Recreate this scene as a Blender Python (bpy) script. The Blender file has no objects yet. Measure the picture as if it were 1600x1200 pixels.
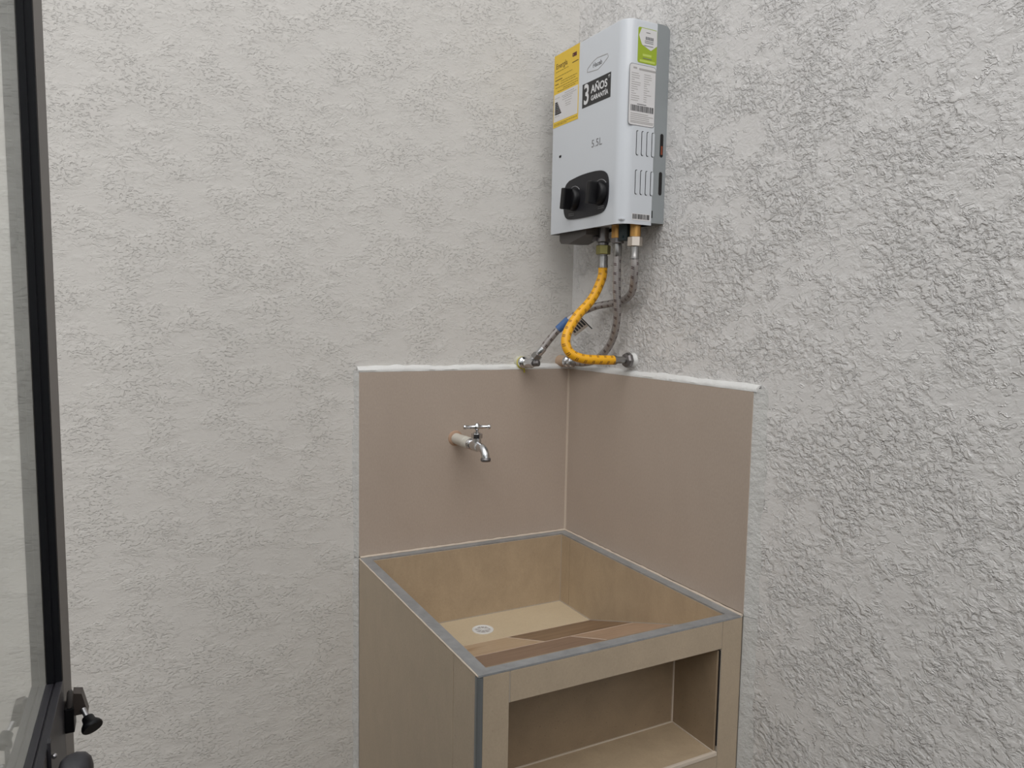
import bpy, math, random
from mathutils import Vector, Matrix, noise
random.seed(7)
C = bpy.context.scene.collection
SC = bpy.context.scene

# ------------------------------------------------------------------ camera
CAM = Vector((-1.1046, -1.7384, 1.4463))
YAW, PITCH, ROLL, FPX = 0.4905, 0.0876, 0.0185, 1173.31
f = Vector((math.sin(YAW)*math.cos(PITCH), math.cos(YAW)*math.cos(PITCH), -math.sin(PITCH)))
rt = Vector((math.cos(YAW), -math.sin(YAW), 0)); up = rt.cross(f)
r2 = math.cos(ROLL)*rt + math.sin(ROLL)*up; u2 = -math.sin(ROLL)*rt + math.cos(ROLL)*up
cd = bpy.data.cameras.new('camera'); co = bpy.data.objects.new('camera', cd); C.objects.link(co)
m = Matrix.Identity(4)
for i in range(3):
    m[i][0] = r2[i]; m[i][1] = u2[i]; m[i][2] = -f[i]; m[i][3] = CAM[i]
co.matrix_world = m
cd.sensor_width = 36; cd.lens = FPX/1600*36; cd.clip_start = 0.01
SC.camera = co

# ------------------------------------------------------------------ world, light, exposure
w = bpy.data.worlds.new('overcast_sky'); SC.world = w; w.use_nodes = True
bg = w.node_tree.nodes['Background']; bg.inputs[0].default_value = (0.975, 0.985, 1.0, 1); bg.inputs[1].default_value = 1.08
sd = bpy.data.lights.new('hazy_sun', 'SUN'); so = bpy.data.objects.new('hazy_sun', sd); C.objects.link(so)
sd.energy = 1.35; sd.angle = math.radians(50); sd.color = (1.0, 0.975, 0.95)
so.rotation_euler = Vector((0.55, 0.8, -1.2)).to_track_quat('-Z', 'Y').to_euler()
SC.view_settings.view_transform = 'Standard'; SC.view_settings.look = 'None'
SC.view_settings.gamma = 1; SC.view_settings.use_curve_mapping = False
SC.view_settings.exposure = 0.0

# ------------------------------------------------------------------ materials
def srgb(r, g, b):
    g_ = lambda c: ((c/255+0.055)/1.055)**2.4 if c > 10 else c/255/12.92
    return (g_(r), g_(g), g_(b), 1)
class NT:
    def __init__(s, name, rough=0.5, metal=0.0, spec=0.5):
        s.m = bpy.data.materials.new(name); s.m.use_nodes = True; s.t = s.m.node_tree
        s.b = s.t.nodes['Principled BSDF']; s.b.inputs['Roughness'].default_value = rough
        s.b.inputs['Metallic'].default_value = metal; s.b.inputs['Specular IOR Level'].default_value = spec
    def n(s, ty, **kw):
        x = s.t.nodes.new(ty)
        for k, v in kw.items():
            if k.startswith('i_'):
                key = k[2:]; key = int(key) if key.isdigit() else key
                x.inputs[key].default_value = v
            else: setattr(x, k, v)
        return x
    def l(s, a, b): s.t.links.new(a, b)
    def math(s, op, a, b=None, c=None):
        x = s.n('ShaderNodeMath', operation=op)
        for i, v in enumerate((a, b, c)):
            if v is None: continue
            if hasattr(v, 'links'): s.l(v, x.inputs[i])
            else: x.inputs[i].default_value = v
        return x.outputs[0]
    def noise(s, vec, scale, detail=4, rough=.5, dist=0.0):
        x = s.n('ShaderNodeTexNoise'); x.inputs['Scale'].default_value = scale; x.inputs['Detail'].default_value = detail
        x.inputs['Roughness'].default_value = rough; x.inputs['Distortion'].default_value = dist
        if vec is not None: s.l(vec, x.inputs['Vector'])
        return x
    def ramp(s, fac, stops):
        x = s.n('ShaderNodeValToRGB'); e = x.color_ramp.elements
        e[0].position, e[0].color = stops[0]; e[1].position, e[1].color = stops[1]
        for p, c in stops[2:]:
            q = e.new(p); q.color = c
        s.l(fac, x.inputs[0]); return x.outputs[0]
    def mix(s, fac, a, b):
        x = s.n('ShaderNodeMix', data_type='RGBA')
        if hasattr(fac, 'links'): s.l(fac, x.inputs[0])
        else: x.inputs[0].default_value = fac
        for v, i in ((a, 6), (b, 7)):
            if hasattr(v, 'links'): s.l(v, x.inputs[i])
            else: x.inputs[i].default_value = v
        return x.outputs[2]
    def bump(s, h, dist, strength=1.0):
        x = s.n('ShaderNodeBump'); x.inputs['Distance'].default_value = dist; x.inputs['Strength'].default_value = strength
        s.l(h, x.inputs['Height']); s.l(x.outputs[0], s.b.inputs['Normal'])
    def col(s, c):
        if hasattr(c, 'links'): s.l(c, s.b.inputs['Base Color'])
        else: s.b.inputs['Base Color'].default_value = c
    def obj(s): return s.n('ShaderNodeTexCoord').outputs['Object']
def plain(name, c, rough=.5, metal=0., spec=.5):
    t = NT(name, rough, metal, spec); t.col(c); return t.m

def stucco(name, seed, base, amp=0.0026, ax=(1, 1, 1), rough=.5, warp=.045, p0=.34, p1=.53, crest=.35, n1s=95, spec=.45):
    t = NT(name, rough, 0, spec)
    mp = t.n('ShaderNodeMapping'); t.l(t.obj(), mp.inputs['Vector']); mp.inputs['Location'].default_value = (seed, seed*1.7, seed*.3); mp.inputs['Scale'].default_value = ax
    v = mp.outputs[0]
    wn = t.noise(v, 22, 2, .5)                       # domain warp
    sub = t.n('ShaderNodeVectorMath', operation='SUBTRACT'); t.l(wn.outputs['Color'], sub.inputs[0]); sub.inputs[1].default_value = (.5, .5, .5)
    sc = t.n('ShaderNodeVectorMath', operation='SCALE'); t.l(sub.outputs[0], sc.inputs[0]); sc.inputs['Scale'].default_value = warp
    ad = t.n('ShaderNodeVectorMath', operation='ADD'); t.l(v, ad.inputs[0]); t.l(sc.outputs[0], ad.inputs[1]); vw = ad.outputs[0]
    n1 = t.noise(vw, n1s, 5, .58, .25).outputs['Fac']  # ragged pits between trowelled flats
    plate = t.n('ShaderNodeMapRange', interpolation_type='SMOOTHSTEP'); t.l(n1, plate.inputs[0]); plate.inputs[1].default_value = p0; plate.inputs[2].default_value = p1
    mask = t.noise(v, 11, 3, .6).outputs['Fac']
    mk = t.n('ShaderNodeMapRange', interpolation_type='SMOOTHSTEP'); t.l(mask, mk.inputs[0]); mk.inputs[1].default_value = .36; mk.inputs[2].default_value = .62; mk.inputs[3].default_value = .12
    n2 = t.noise(vw, 60, 3, .55, .5).outputs['Fac']    # thin crests
    ridge = t.math('ABSOLUTE', t.math('SUBTRACT', n2, .5))
    rg = t.n('ShaderNodeMapRange', interpolation_type='SMOOTHSTEP'); t.l(ridge, rg.inputs[0]); rg.inputs[1].default_value = .0; rg.inputs[2].default_value = .05; rg.inputs[3].default_value = 1; rg.inputs[4].default_value = 0
    mask2 = t.noise(v, 38, 2, .5).outputs['Fac']
    mk2 = t.n('ShaderNodeMapRange', interpolation_type='SMOOTHSTEP'); t.l(mask2, mk2.inputs[0]); mk2.inputs[1].default_value = .50; mk2.inputs[2].default_value = .64
    h = t.math('MULTIPLY', plate.outputs[0], mk.outputs[0])
    h = t.math('ADD', h, t.math('MULTIPLY', t.math('MULTIPLY', rg.outputs[0], mk2.outputs[0]), crest))
    fine = t.noise(v, 300, 3, .6).outputs['Fac']
    h = t.math('ADD', h, t.math('MULTIPLY', fine, .10))
    big = t.noise(v, 6, 2, .5).outputs['Fac']
    h = t.math('ADD', h, t.math('MULTIPLY', big, .9))
    t.bump(h, amp)
    tone = t.noise(v, 1.7, 3, .6).outputs['Fac']
    c = t.mix(tone, base, tuple(x*.93 for x in base[:3])+(1,))
    t.col(c)
    return t.m

def tile_mat(name, c1, c2, c3, speck=.5, rough=.42, sc=1.0, stretch=(1, 1, .35)):
    t = NT(name, rough, 0, .45)
    v = t.obj()
    mp = t.n('ShaderNodeMapping'); t.l(v, mp.inputs['Vector']); mp.inputs['Scale'].default_value = stretch
    a = t.noise(mp.outputs[0], 9*sc, 5, .62, .4).outputs['Fac']
    c = t.ramp(a, [(.30, c1), (.70, c2)])
    b = t.noise(v, 140*sc, 3, .6).outputs['Fac']
    sp = t.n('ShaderNodeMapRange', interpolation_type='SMOOTHSTEP'); t.l(b, sp.inputs[0]); sp.inputs[1].default_value = .64; sp.inputs[2].default_value = .74; sp.inputs[4].default_value = speck
    c = t.mix(sp.outputs[0], c, c3)
    g = t.noise(mp.outputs[0], 300, 2, .5).outputs['Fac']
    c = t.mix(t.math('MULTIPLY', g, .16), c, (0.02, .017, .013, 1))
    t.col(c); t.bump(t.noise(v, 90, 3, .5).outputs['Fac'], .0003)
    return t.m

M = {}
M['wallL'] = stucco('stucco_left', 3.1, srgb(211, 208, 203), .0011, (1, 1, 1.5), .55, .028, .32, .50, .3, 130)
M['wallR'] = stucco('stucco_right', 9.4, srgb(219, 217, 215), .0027, (1, .9, 1.1), .27, .022, .36, .60, .5, 82, .85)  # same paint as the left, lightened: its brighter light goes into the colour
M['wallO'] = plain('painted_plaster', srgb(205, 202, 196), .6)
t = NT('smooth_plaster', .5); t.col(srgb(212, 212, 210)); t.bump(t.noise(t.obj(), 55, 4, .6).outputs['Fac'], .002); M['plaster'] = t.m
t = NT('trowelled_plaster', .5); t.col(srgb(194, 193, 190)); t.bump(t.noise(t.obj(), 75, 5, .65).outputs['Fac'], .004); M['plasterS'] = t.m
M['floor'] = tile_mat('floor_tile', srgb(118, 112, 105), srgb(108, 102, 96), srgb(80, 76, 72))
M['splash'] = tile_mat('taupe_tile', srgb(183, 168, 155), srgb(178, 163, 150), srgb(169, 155, 142), .25, .45, .6, (1, 1, .5))
M['beige'] = tile_mat('beige_tile', srgb(180, 163, 141), srgb(172, 156, 135), srgb(130, 114, 96), .5, .45, 2.0, (1, 1, .7))
M['basin'] = tile_mat('basin_tile', srgb(184, 164, 137), srgb(171, 152, 127), srgb(130, 112, 88), .5, .4, 2.2, (1, 1, .6))
M['niche'] = tile_mat('niche_tile', srgb(154, 134, 110), srgb(140, 122, 100), srgb(98, 82, 64), .7, .45, 1.6, (1, 1, 1))  # darker, mottled tile; part of the niche's shade is put into this colour
M['bfloor'] = tile_mat('basin_floor_tile', srgb(204, 188, 160), srgb(197, 180, 152), srgb(170, 152, 124), .25, .35, 1.0)
M['grout'] = plain('cream_grout', srgb(196, 183, 168), .8)
M['palegrout'] = plain('pale_pink_grout', srgb(205, 188, 172), .7)
M['greygrout'] = plain('grey_grout', srgb(168, 158, 145), .8)
M['mortar'] = plain('mortar', srgb(140, 132, 122), .9)
def metal_strip():
    t = NT('brushed_aluminium', .42, .5)
    v = t.obj(); a = t.noise(v, 30, 5, .65, .5).outputs['Fac']
    t.col(t.ramp(a, [(.3, srgb(146, 149, 152)), (.7, srgb(172, 174, 176))]))
    t.l(t.math('MULTIPLY_ADD', a, .35, .25), t.b.inputs['Roughness'])
    return t.m
M['alu'] = metal_strip()
M['darkalu'] = plain('dark_aluminium', srgb(120, 124, 126), .35, .45)  # dark grey metal of the corner profile, its own colour
M['chrome'] = plain('chrome', srgb(205, 206, 208), .10, 1.0)
M['steel'] = plain('satin_steel', srgb(150, 148, 146), .28, 1.0)
M['dullsteel'] = plain('zinc_steel', srgb(125, 122, 122), .35, .9)
M['brass'] = plain('brass', srgb(196, 150, 88), .32, .9)
M['greenbrass'] = plain('tarnished_brass', srgb(138, 132, 84), .4, .8)
M['ivorynut'] = plain('nickel_nut', srgb(205, 195, 184), .28, .8)
M['white_enamel'] = plain('white_enamel', srgb(198, 202, 207), .26, 0, .6)
M['grey_enamel'] = plain('grey_enamel', srgb(146, 151, 153), .4, .2)
M['black_plastic'] = plain('black_plastic', srgb(15, 15, 18), .42, 0, .3)
M['panel_plastic'] = plain('charcoal_plastic', srgb(34, 34, 38), .4, 0, .3)
M['grey_plastic'] = plain('grey_plastic', srgb(78, 74, 72), .5)
M['dark'] = plain('dark_opening', srgb(22, 18, 18), .8)
M['copper'] = plain('copper', srgb(150, 82, 60), .4, .6)
M['teal'] = plain('teal_plastic', srgb(30, 50, 54), .5)
M['black_alu'] = plain('black_powder_coat', srgb(20, 21, 25), .5, 0, .2)
M['bronze_alu'] = plain('dark_bronze_coat', srgb(72, 64, 60), .4, .2)
M['charcoal_alu'] = plain('charcoal_coat', srgb(50, 49, 54), .45)
M['gasket'] = plain('rubber_gasket', srgb(14, 14, 15), .6)
M['pin'] = plain('pin_steel', srgb(170, 168, 170), .35, .9)
M['ink'] = plain('printed_ink', srgb(48, 48, 50), .5)
M['greyink'] = plain('grey_ink', srgb(120, 120, 122), .5)
M['paleink'] = plain('pale_ink', srgb(166, 163, 161), .5)
M['paper'] = plain('white_label', srgb(212, 210, 210), .45)
M['yellow_lab'] = plain('yellow_label', srgb(224, 188, 62), .45)
M['brownink'] = plain('brown_ink', srgb(112, 88, 24), .5)
M['oliveink'] = plain('olive_ink', srgb(158, 134, 36), .5)
M['maroon'] = plain('maroon_ink', srgb(86, 30, 34), .5)
M['black_lab'] = plain('black_label', srgb(38, 38, 39), .4)
M['white_ink'] = plain('white_ink', srgb(215, 215, 216), .5)
M['green_lab'] = plain('green_label', srgb(152, 172, 40), .45)
M['lime_lab'] = plain('lime_label', srgb(186, 203, 96), .45)
M['redink'] = plain('orange_red_ink', srgb(226, 96, 62), .5)
M['blue_tag'] = plain('blue_tag', srgb(66, 100, 150), .5)
M['pvc'] = plain('thread_tape', srgb(196, 192, 182), .6)
M['beigepvc'] = plain('beige_pipe', srgb(178, 152, 128), .55)
M['rust'] = plain('rust_putty', srgb(168, 138, 116), .8)
M['paintpvc'] = plain('painted_pipe', srgb(186, 184, 170), .6)
M['yellow_putty'] = plain('yellow_putty', srgb(190, 180, 70), .7)
# glass pane
t = NT('window_glass', .02)
t.b.inputs['Transmission Weight'].default_value = 1.0; t.b.inputs['IOR'].default_value = 1.16; t.col((.93, .96, .94, 1)); M['glass'] = t.m
# hoses: UV x = around (0..1), UV y = metres along
def hose_mat(name, base, alt, tick, spacing, around=1.0, braid=0.0, metal=0.0, rough=.4):
    t = NT(name, rough, metal)
    uv = t.n('ShaderNodeUVMap').outputs[0]
    sp = t.n('ShaderNodeSeparateXYZ'); t.l(uv, sp.inputs[0]); U, V = sp.outputs[0], sp.outputs[1]
    vv = t.math('ADD', V, t.math('MULTIPLY', U, .010))
    def line(off, wdt):
        fr = t.math('FRACT', t.math('DIVIDE', t.math('ADD', vv, off), spacing))
        return t.math('LESS_THAN', fr, wdt)
    a = t.math('MAXIMUM', line(0, .09), line(-.0034, .09))
    dash = t.math('LESS_THAN', t.math('FRACT', t.math('MULTIPLY', U, 4.0)), .55)
    a = t.math('MULTIPLY', a, dash)
    c1 = t.math('SINE', t.math('ADD', t.math('MULTIPLY', U, 6.2832*12), t.math('MULTIPLY', V, 1500)))
    c2 = t.math('SINE', t.math('SUBTRACT', t.math('MULTIPLY', U, 6.2832*12), t.math('MULTIPLY', V, 1500)))
    bd = t.math('MULTIPLY', c1, c2)
    bf = t.math('MULTIPLY_ADD', bd, .5, .5)
    c = t.mix(t.math('MULTIPLY', bf, braid), base, alt)
    c = t.mix(a, c, tick)
    t.col(c); t.bump(bf, .0004, .6)
    return t.m
M['hoseY'] = hose_mat('yellow_gas_hose', srgb(235, 172, 20), srgb(205, 140, 10), srgb(110, 66, 22), .0195, braid=.3, rough=.35)
M['hoseG'] = hose_mat('braided_steel_hose', srgb(190, 185, 182), srgb(118, 112, 112), srgb(70, 46, 50), .021, braid=.8, metal=.6, rough=.38)

# ------------------------------------------------------------------ mesh helpers
class MB:
    def __init__(s): s.v = []; s.f = []; s.uv = {}; s.smooth = set()
    def add(s, vs, fs, smooth=False):
        o = len(s.v); s.v += [Vector(v) for v in vs]
        for q in fs:
            if smooth: s.smooth.add(len(s.f))
            s.f.append(tuple(i+o for i in q))
        return s
    def box(s, x0, x1, y0, y1, z0, z1, b=0.0):
        x0, x1 = sorted((x0, x1)); y0, y1 = sorted((y0, y1)); z0, z1 = sorted((z0, z1))
        if b <= 0:
            vs = [(x, y, z) for x in (x0, x1) for y in (y0, y1) for z in (z0, z1)]
            return s.add(vs, [(0, 1, 3, 2), (4, 6, 7, 5), (0, 4, 5, 1), (2, 3, 7, 6), (0, 2, 6, 4), (1, 5, 7, 3)])
        import bmesh
        bm = bmesh.new(); bmesh.ops.create_cube(bm, size=1)
        for v in bm.verts: v.co = Vector(((x0+x1)/2+v.co.x*(x1-x0), (y0+y1)/2+v.co.y*(y1-y0), (z0+z1)/2+v.co.z*(z1-z0)))
        bmesh.ops.bevel(bm, geom=list(bm.edges), offset=b, segments=2, affect='EDGES', profile=.6)
        bm.verts.index_update(); s.add([v.co.copy() for v in bm.verts], [[v.index for v in q.verts] for q in bm.faces]); bm.free(); return s
    def prism(s, pts, vec, smooth=False):           # pts: closed outline in 3D, extruded along vec
        n = len(pts); vec = Vector(vec); a = [Vector(p) for p in pts]
        vs = a+[p+vec for p in a]
        s.add(vs, [tuple(range(n))[::-1], tuple(range(n, 2*n))])
        o = len(s.v)-2*n
        for i in range(n):
            j = (i+1) % n
            if smooth: s.smooth.add(len(s.f))
            s.f.append((o+i, o+j, o+n+j, o+n+i))
        return s
    def lathe(s, p0, axis, prof, seg=24, smooth=True):   # prof: (distance along axis, radius)
        ax = Vector(axis).normalized(); t_ = Vector((0, 0, 1)) if abs(ax.z) < .9 else Vector((1, 0, 0))
        e1 = ax.cross(t_).normalized(); e2 = ax.cross(e1); p0 = Vector(p0)
        vs = []; fs = []
        for d, r in prof:
            for k in range(seg):
                a = 2*math.pi*k/seg; vs.append(p0+ax*d+(e1*math.cos(a)+e2*math.sin(a))*r)
        for i in range(len(prof)-1):
            for k in range(seg):
                k2 = (k+1) % seg; fs.append((i*seg+k, i*seg+k2, (i+1)*seg+k2, (i+1)*seg+k))
        s.add(vs, fs, smooth); o = len(s.v)-len(vs)
        s.f.append(tuple(o+k for k in range(seg))[::-1]); s.f.append(tuple(o+(len(prof)-1)*seg+k for k in range(seg)))
        return s
    def cyl(s, p0, p1, r, seg=24, b=0.0, r1=None):
        p0 = Vector(p0); p1 = Vector(p1); L = (p1-p0).length; r1 = r if r1 is None else r1
        pr = [(0, r), (L, r1)] if b <= 0 else [(0, r-b), (b*.3, r-b*.3), (b, r), (L-b, r1), (L-b*.3, r1-b*.3), (L, r1-b)]
        return s.lathe(p0, p1-p0, pr, seg, seg > 8)
    def hexnut(s, p0, p1, r): return s.lathe(p0, Vector(p1)-Vector(p0), [(0, r*.9), (.0012, r), ((Vector(p1)-Vector(p0)).length-.0012, r), ((Vector(p1)-Vector(p0)).length, r*.9)], 6, False)
    def sphere(s, c, r, seg=16):
        pr = [(r-r*math.cos(math.pi*i/seg), max(1e-5, r*math.sin(math.pi*i/seg))) for i in range(seg+1)]
        return s.lathe(Vector(c)-Vector((0, 0, r)), (0, 0, 1), pr, seg*2)
    def tube(s, pts, rad, seg=16):
        P = [Vector(p) for p in pts]; n = len(P); rads = rad if isinstance(rad, (list, tuple)) else [rad]*n
        T = [(P[min(i+1, n-1)]-P[max(i-1, 0)]).normalized() for i in range(n)]
        nrm = T[0].orthogonal().normalized(); o = len(s.v); d = 0; ds = []
        for i in range(n):
            nrm = (nrm-T[i]*nrm.dot(T[i])).normalized(); bi = T[i].cross(nrm)
            if i: d += (P[i]-P[i-1]).length
            ds.append(d)
            for k in range(seg):
                a = 2*math.pi*k/seg; s.v.append(P[i]+(nrm*math.cos(a)+bi*math.sin(a))*rads[i])
        for i in range(n-1):
            for k in range(seg):
                k2 = (k+1) % seg; idx = len(s.f); s.smooth.add(idx)
                s.f.append((o+i*seg+k, o+i*seg+k2, o+(i+1)*seg+k2, o+(i+1)*seg+k))
                s.uv[idx] = [(k/seg, ds[i]), ((k+1)/seg, ds[i]), ((k+1)/seg, ds[i+1]), (k/seg, ds[i+1])]
        s.f.append(tuple(o+k for k in range(seg))[::-1]); s.f.append(tuple(o+(n-1)*seg+k for k in range(seg)))
        return s
def spline(pts, sub=10):
    P = [Vector(p) for p in pts]; P = [2*P[0]-P[1]]+P+[2*P[-1]-P[-2]]; out = []
    for i in range(1, len(P)-2):
        a, b, c, d = P[i-1:i+3]
        for k in range(sub):
            t_ = k/sub
            out.append(.5*((2*b)+(c-a)*t_+(2*a-5*b+4*c-d)*t_*t_+(3*b-a-3*c+d)*t_**3))
    out.append(P[-2]); return out

ORI = {}
def obj(name, mb, mat, parent=None, loc=None):
    if loc is None: loc = ORI.get(parent.name, Vector()) if parent else Vector()
    loc = Vector(loc)
    me = bpy.data.meshes.new(name)
    me.from_pydata([v-loc for v in mb.v], [], mb.f)
    if mb.uv:
        ul = me.uv_layers.new(name='UVMap')
        for p in me.polygons:
            if p.index in mb.uv:
                for li, c in zip(p.loop_indices, mb.uv[p.index]): ul.data[li].uv = c
    import bmesh
    bm = bmesh.new(); bm.from_mesh(me); bmesh.ops.recalc_face_normals(bm, faces=list(bm.faces)); bm.to_mesh(me); bm.free()
    for i in mb.smooth: me.polygons[i].use_smooth = True
    if mb.smooth: me.set_sharp_from_angle(angle=math.radians(42))
    me.materials.append(M[mat] if isinstance(mat, str) else mat)
    o = bpy.data.objects.new(name, me); C.objects.link(o)
    ORI[o.name] = loc
    if parent: o.parent = parent
    else: o.location = loc
    return o
def part(name, mb, mat, parent, label=None):
    o = obj(name, mb, mat, parent)
    if label: o['label'] = label
    if name in ('lettering', 'panel_marks', 'barcode', 'tag_print', 'rating_bar', 'emblem'): o['kind'] = 'stuff'
    return o
def thing(name, loc, label, cat, group=None):
    o = bpy.data.objects.new(name, None); C.objects.link(o); o.location = loc; o.empty_display_size = .05
    o['label'] = label; o['category'] = cat
    if group: o['group'] = group
    ORI[o.name] = Vector(loc); return o
def struct(name, mb=None, mat=None, loc=(0, 0, 0)):
    if mb is None:
        o = bpy.data.objects.new(name, None); C.objects.link(o); o.location = loc; ORI[o.name] = Vector(loc)
    else: o = obj(name, mb, mat, None, loc)
    o['kind'] = 'structure'; return o
def text_mb(mb, s, size, org, ex, ez, depth=.0002, bold=0.0, shear=0.0, xscale=1.0, align='CENTER'):
    cu = bpy.data.curves.new('t', 'FONT'); cu.body = s; cu.size = size; cu.align_x = align; cu.align_y = 'CENTER'
    cu.offset = bold; cu.extrude = depth; cu.shear = shear; cu.resolution_u = 3
    o = bpy.data.objects.new('t', cu); C.objects.link(o)
    dg = bpy.context.evaluated_depsgraph_get(); me = bpy.data.meshes.new_from_object(o.evaluated_get(dg))
    ex = Vector(ex); ez = Vector(ez); nn = ex.cross(ez); org = Vector(org)
    mb.add([org+ex*v.co.x*xscale+ez*v.co.y+nn*v.co.z for v in me.vertices], [tuple(p.vertices) for p in me.polygons])
    bpy.data.objects.remove(o); bpy.data.curves.remove(cu); bpy.data.meshes.remove(me); return mb

T = .0135; W = .588; D = .672; RZ = .86; H = 3.1
XA, YA = -2.5, -2.9                                     # far sides of the open light well

# ------------------------------------------------------------------ setting
struct('wall_left', MB().box(XA, T+.12, T, T+.12, 0, H), 'wallL')
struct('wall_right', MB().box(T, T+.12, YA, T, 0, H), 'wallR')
struct('wall_back', MB().box(XA, T+.12, YA-.12, YA, 0, 1.5), 'wallO')
struct('wall_side', MB().box(XA-.12, XA, YA-.12, T+.12, 0, 1.8), 'wallO')
struct('floor', MB().box(XA-.12, T+.12, YA-.12, T+.12, -.1, 0), 'floor')

# ------------------------------------------------------------------ glass door leaf, built in its own frame (u along, n out, z up)
O_ = Vector((-1.166, -.725, 0)); U_ = Vector((.039, .99924, 0)); N_ = Vector((.99924, -.039, 0)); LEAN = -.0077
def L(u, n, z): return O_+U_*u+N_*(n+LEAN*(z-1.0))+Vector((0, 0, z))
def dbox(mb, u0, u1, n0, n1, z0, z1, b=0):
    tmp = MB().box(u0, u1, n0, n1, z0, z1, b); mb.add([L(*v) for v in tmp.v], tmp.f); return mb
door = struct('door_1', loc=tuple(L(-.9, -.01, 0)))
ZT = 2.12
def dpart(name, mb, mat, label=None, parent=door): return part(name, mb, mat, parent, label)
dpart('stile', dbox(dbox(MB(), .002, .088, -.0195, -.0005, .02, ZT, .0015), .0, .088, -.0005, .0, .02, ZT), 'bronze_alu', 'dark bronze face of the door upright')
dpart('stile_reveal', dbox(dbox(MB(), -.004, .002, -.016, -.0005, 1.004, ZT-.1, .0008), -.0065, -.002, -.016, -.0085, 1.004, ZT-.1, .0006), 'black_alu', 'black inner edge of the door upright')
dpart('stile', dbox(MB(), -1.0, -.9, -.0195, 0, .02, ZT, .0015), 'bronze_alu')
dpart('rail', dbox(dbox(dbox(MB(), -.9, .0, -.0195, -.0005, .80, 1.002, .001), -.9, 0, -.0165, -.0095, .99, 1.0045, .0008), -.9, 0, -.0075, .0, .90, 1.0045, .0008), 'charcoal_alu', 'grooved charcoal middle rail')
dpart('rail', dbox(MB(), -.9, 0, -.0195, 0, ZT-.1, ZT, .001), 'black_alu')
dpart('rail', dbox(MB(), -.9, 0, -.0195, 0, .02, .14, .001), 'black_alu')
dpart('glass_pane', dbox(MB(), -.9, .0, -.0178, -.0160, 1.0, ZT-.1), 'glass')
dpart('glass_pane', dbox(MB(), -.9, .0, -.0178, -.0160, .14, .80), 'glass')
lt = dpart('latch', dbox(MB(), -.004, .022, 0, .010, .938, .968, .001), 'black_plastic', 'black latch body on the door upright')
tmp = MB().prism([(0.0, .009, .985), (0.0, .0185, .983), (0.0, .0245, .957), (0.0, .010, .957)], (.018, 0, 0))
dpart('latch_cover', MB().add([L(*v) for v in tmp.v], tmp.f), 'bronze_alu', 'grey brown wedge-shaped latch cover', lt)
dpart('latch_hook', MB().lathe(L(-.0, .0050, .968), N_*.08+Vector((0, 0, 1)), [(0, .0025), (.002, .0036), (.019, .0036), (.022, .002)], 14), 'grey_plastic', None, lt)
ax = (U_*-.75+N_*.42+Vector((0, 0, -.62))).normalized(); kp = L(-.001, .0195, .964)
dpart('pin', MB().cyl(kp, kp+ax*.022, .0032, 14), 'pin', 'bright steel pull pin', lt)
kb = kp+ax*.012
dpart('pull_knob', MB().lathe(kb, ax, [(0, .0060), (.001, .0066), (.006, .0072), (.010, .0106), (.013, .0118), (.0152, .0118), (.0165, .0110)], 28), 'black_plastic', 'black flared pull knob', lt)
hk = L(-.175, .004, .982)
dpart('knob_plate', dbox(MB(), -.162, -.152, 0, .0035, .955, 1.012, .001), 'charcoal_alu')
dpart('screw', MB().sphere(L(-.160, .0062, .996), .0028, 8), 'pin', 'small bright screw head')
dpart('door_knob', MB().lathe(hk, N_, [(0, .007), (.006, .007), (.008, .013), (.013, .0175), (.022, .0195), (.030, .018), (.035, .013), (.037, .006)], 28), 'charcoal_alu', 'round dark grey knob')
struct('trim_1', dbox(MB(), -1.07, -1.003, -.045, .012, 0, 2.2, .002), 'black_alu', loc=tuple(L(-1.03, 0, 0)))

# ------------------------------------------------------------------ tiled backsplash on both walls
bs = thing('tiled_backsplash', (0, 0, RZ), 'two large plain taupe tiles lining the wall corner above the utility sink', 'backsplash')
part('tile', MB().box(-W, -.0035, 0, .008, RZ+.003, 1.3115, .0012), 'splash', bs, 'taupe wall tile behind the tap, on the left wall')
part('tile', MB().box(0, .008, -D, -.0035, RZ+.003, 1.3115, .0012), 'splash', bs, 'taupe wall tile on the right wall')
part('mortar_bed', MB().box(-W+.002, T, .006, T, RZ, 1.310).box(.006, T, -D+.002, T, RZ, 1.310), 'mortar', bs)
part('grout_line', MB().box(-.0042, .0005, -.0012, .006, RZ, 1.3115), 'grout', bs)
part('grout_line', MB().box(-.0012, .006, -.0042, .0005, RZ, 1.3115), 'grout', bs)
def border(org, along, n, w0, outv, length, jit, seedv, segs=70, side=False):
    """rounded plaster fillet: from the tile's edge (height h off the wall) falling to the wall over w0"""
    mb = MB(); along = Vector(along); n = Vector(n); outv = Vector(outv); org = Vector(org); prof = [(0, -.004), (0, .0002), (.30, .0004), (.62, -.0022), (.86, -.0075), (1.0, -T)]
    if side: prof = [(0, -.004), (0, -.0012), (.12, -.0022), (.40, -.0062), (.70, -.0102), (1.0, -T)]
    k = len(prof)
    for i in range(segs+1):
        tt = i/segs
        for a, (q, hh) in enumerate(prof):
            pp = org+along*(tt*length); sv = (pp.x+pp.y+pp.z)
            nz = noise.noise(Vector((sv*38+seedv, a*.8, seedv*.7)))
            nz2 = noise.noise(Vector((sv*9+seedv, 3.3, seedv)))
            ww = w0*(1+jit*(nz*.6+nz2*.8))
            off = 0 if a < 2 else nz*.0012
            mb.v.append(org+along*(tt*length)+n*(q*ww)+outv*(hh+off))
    for i in range(segs):
        for a in range(k-1):
            mb.smooth.add(len(mb.f)) if a > 0 else None
            mb.f.append((i*k+a, i*k+a+1, (i+1)*k+a+1, (i+1)*k+a))
    mb.f.append(tuple(range(k))); mb.f.append(tuple(segs*k+a for a in range(k))[::-1])
    return mb
Z1 = 1.3115
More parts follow.
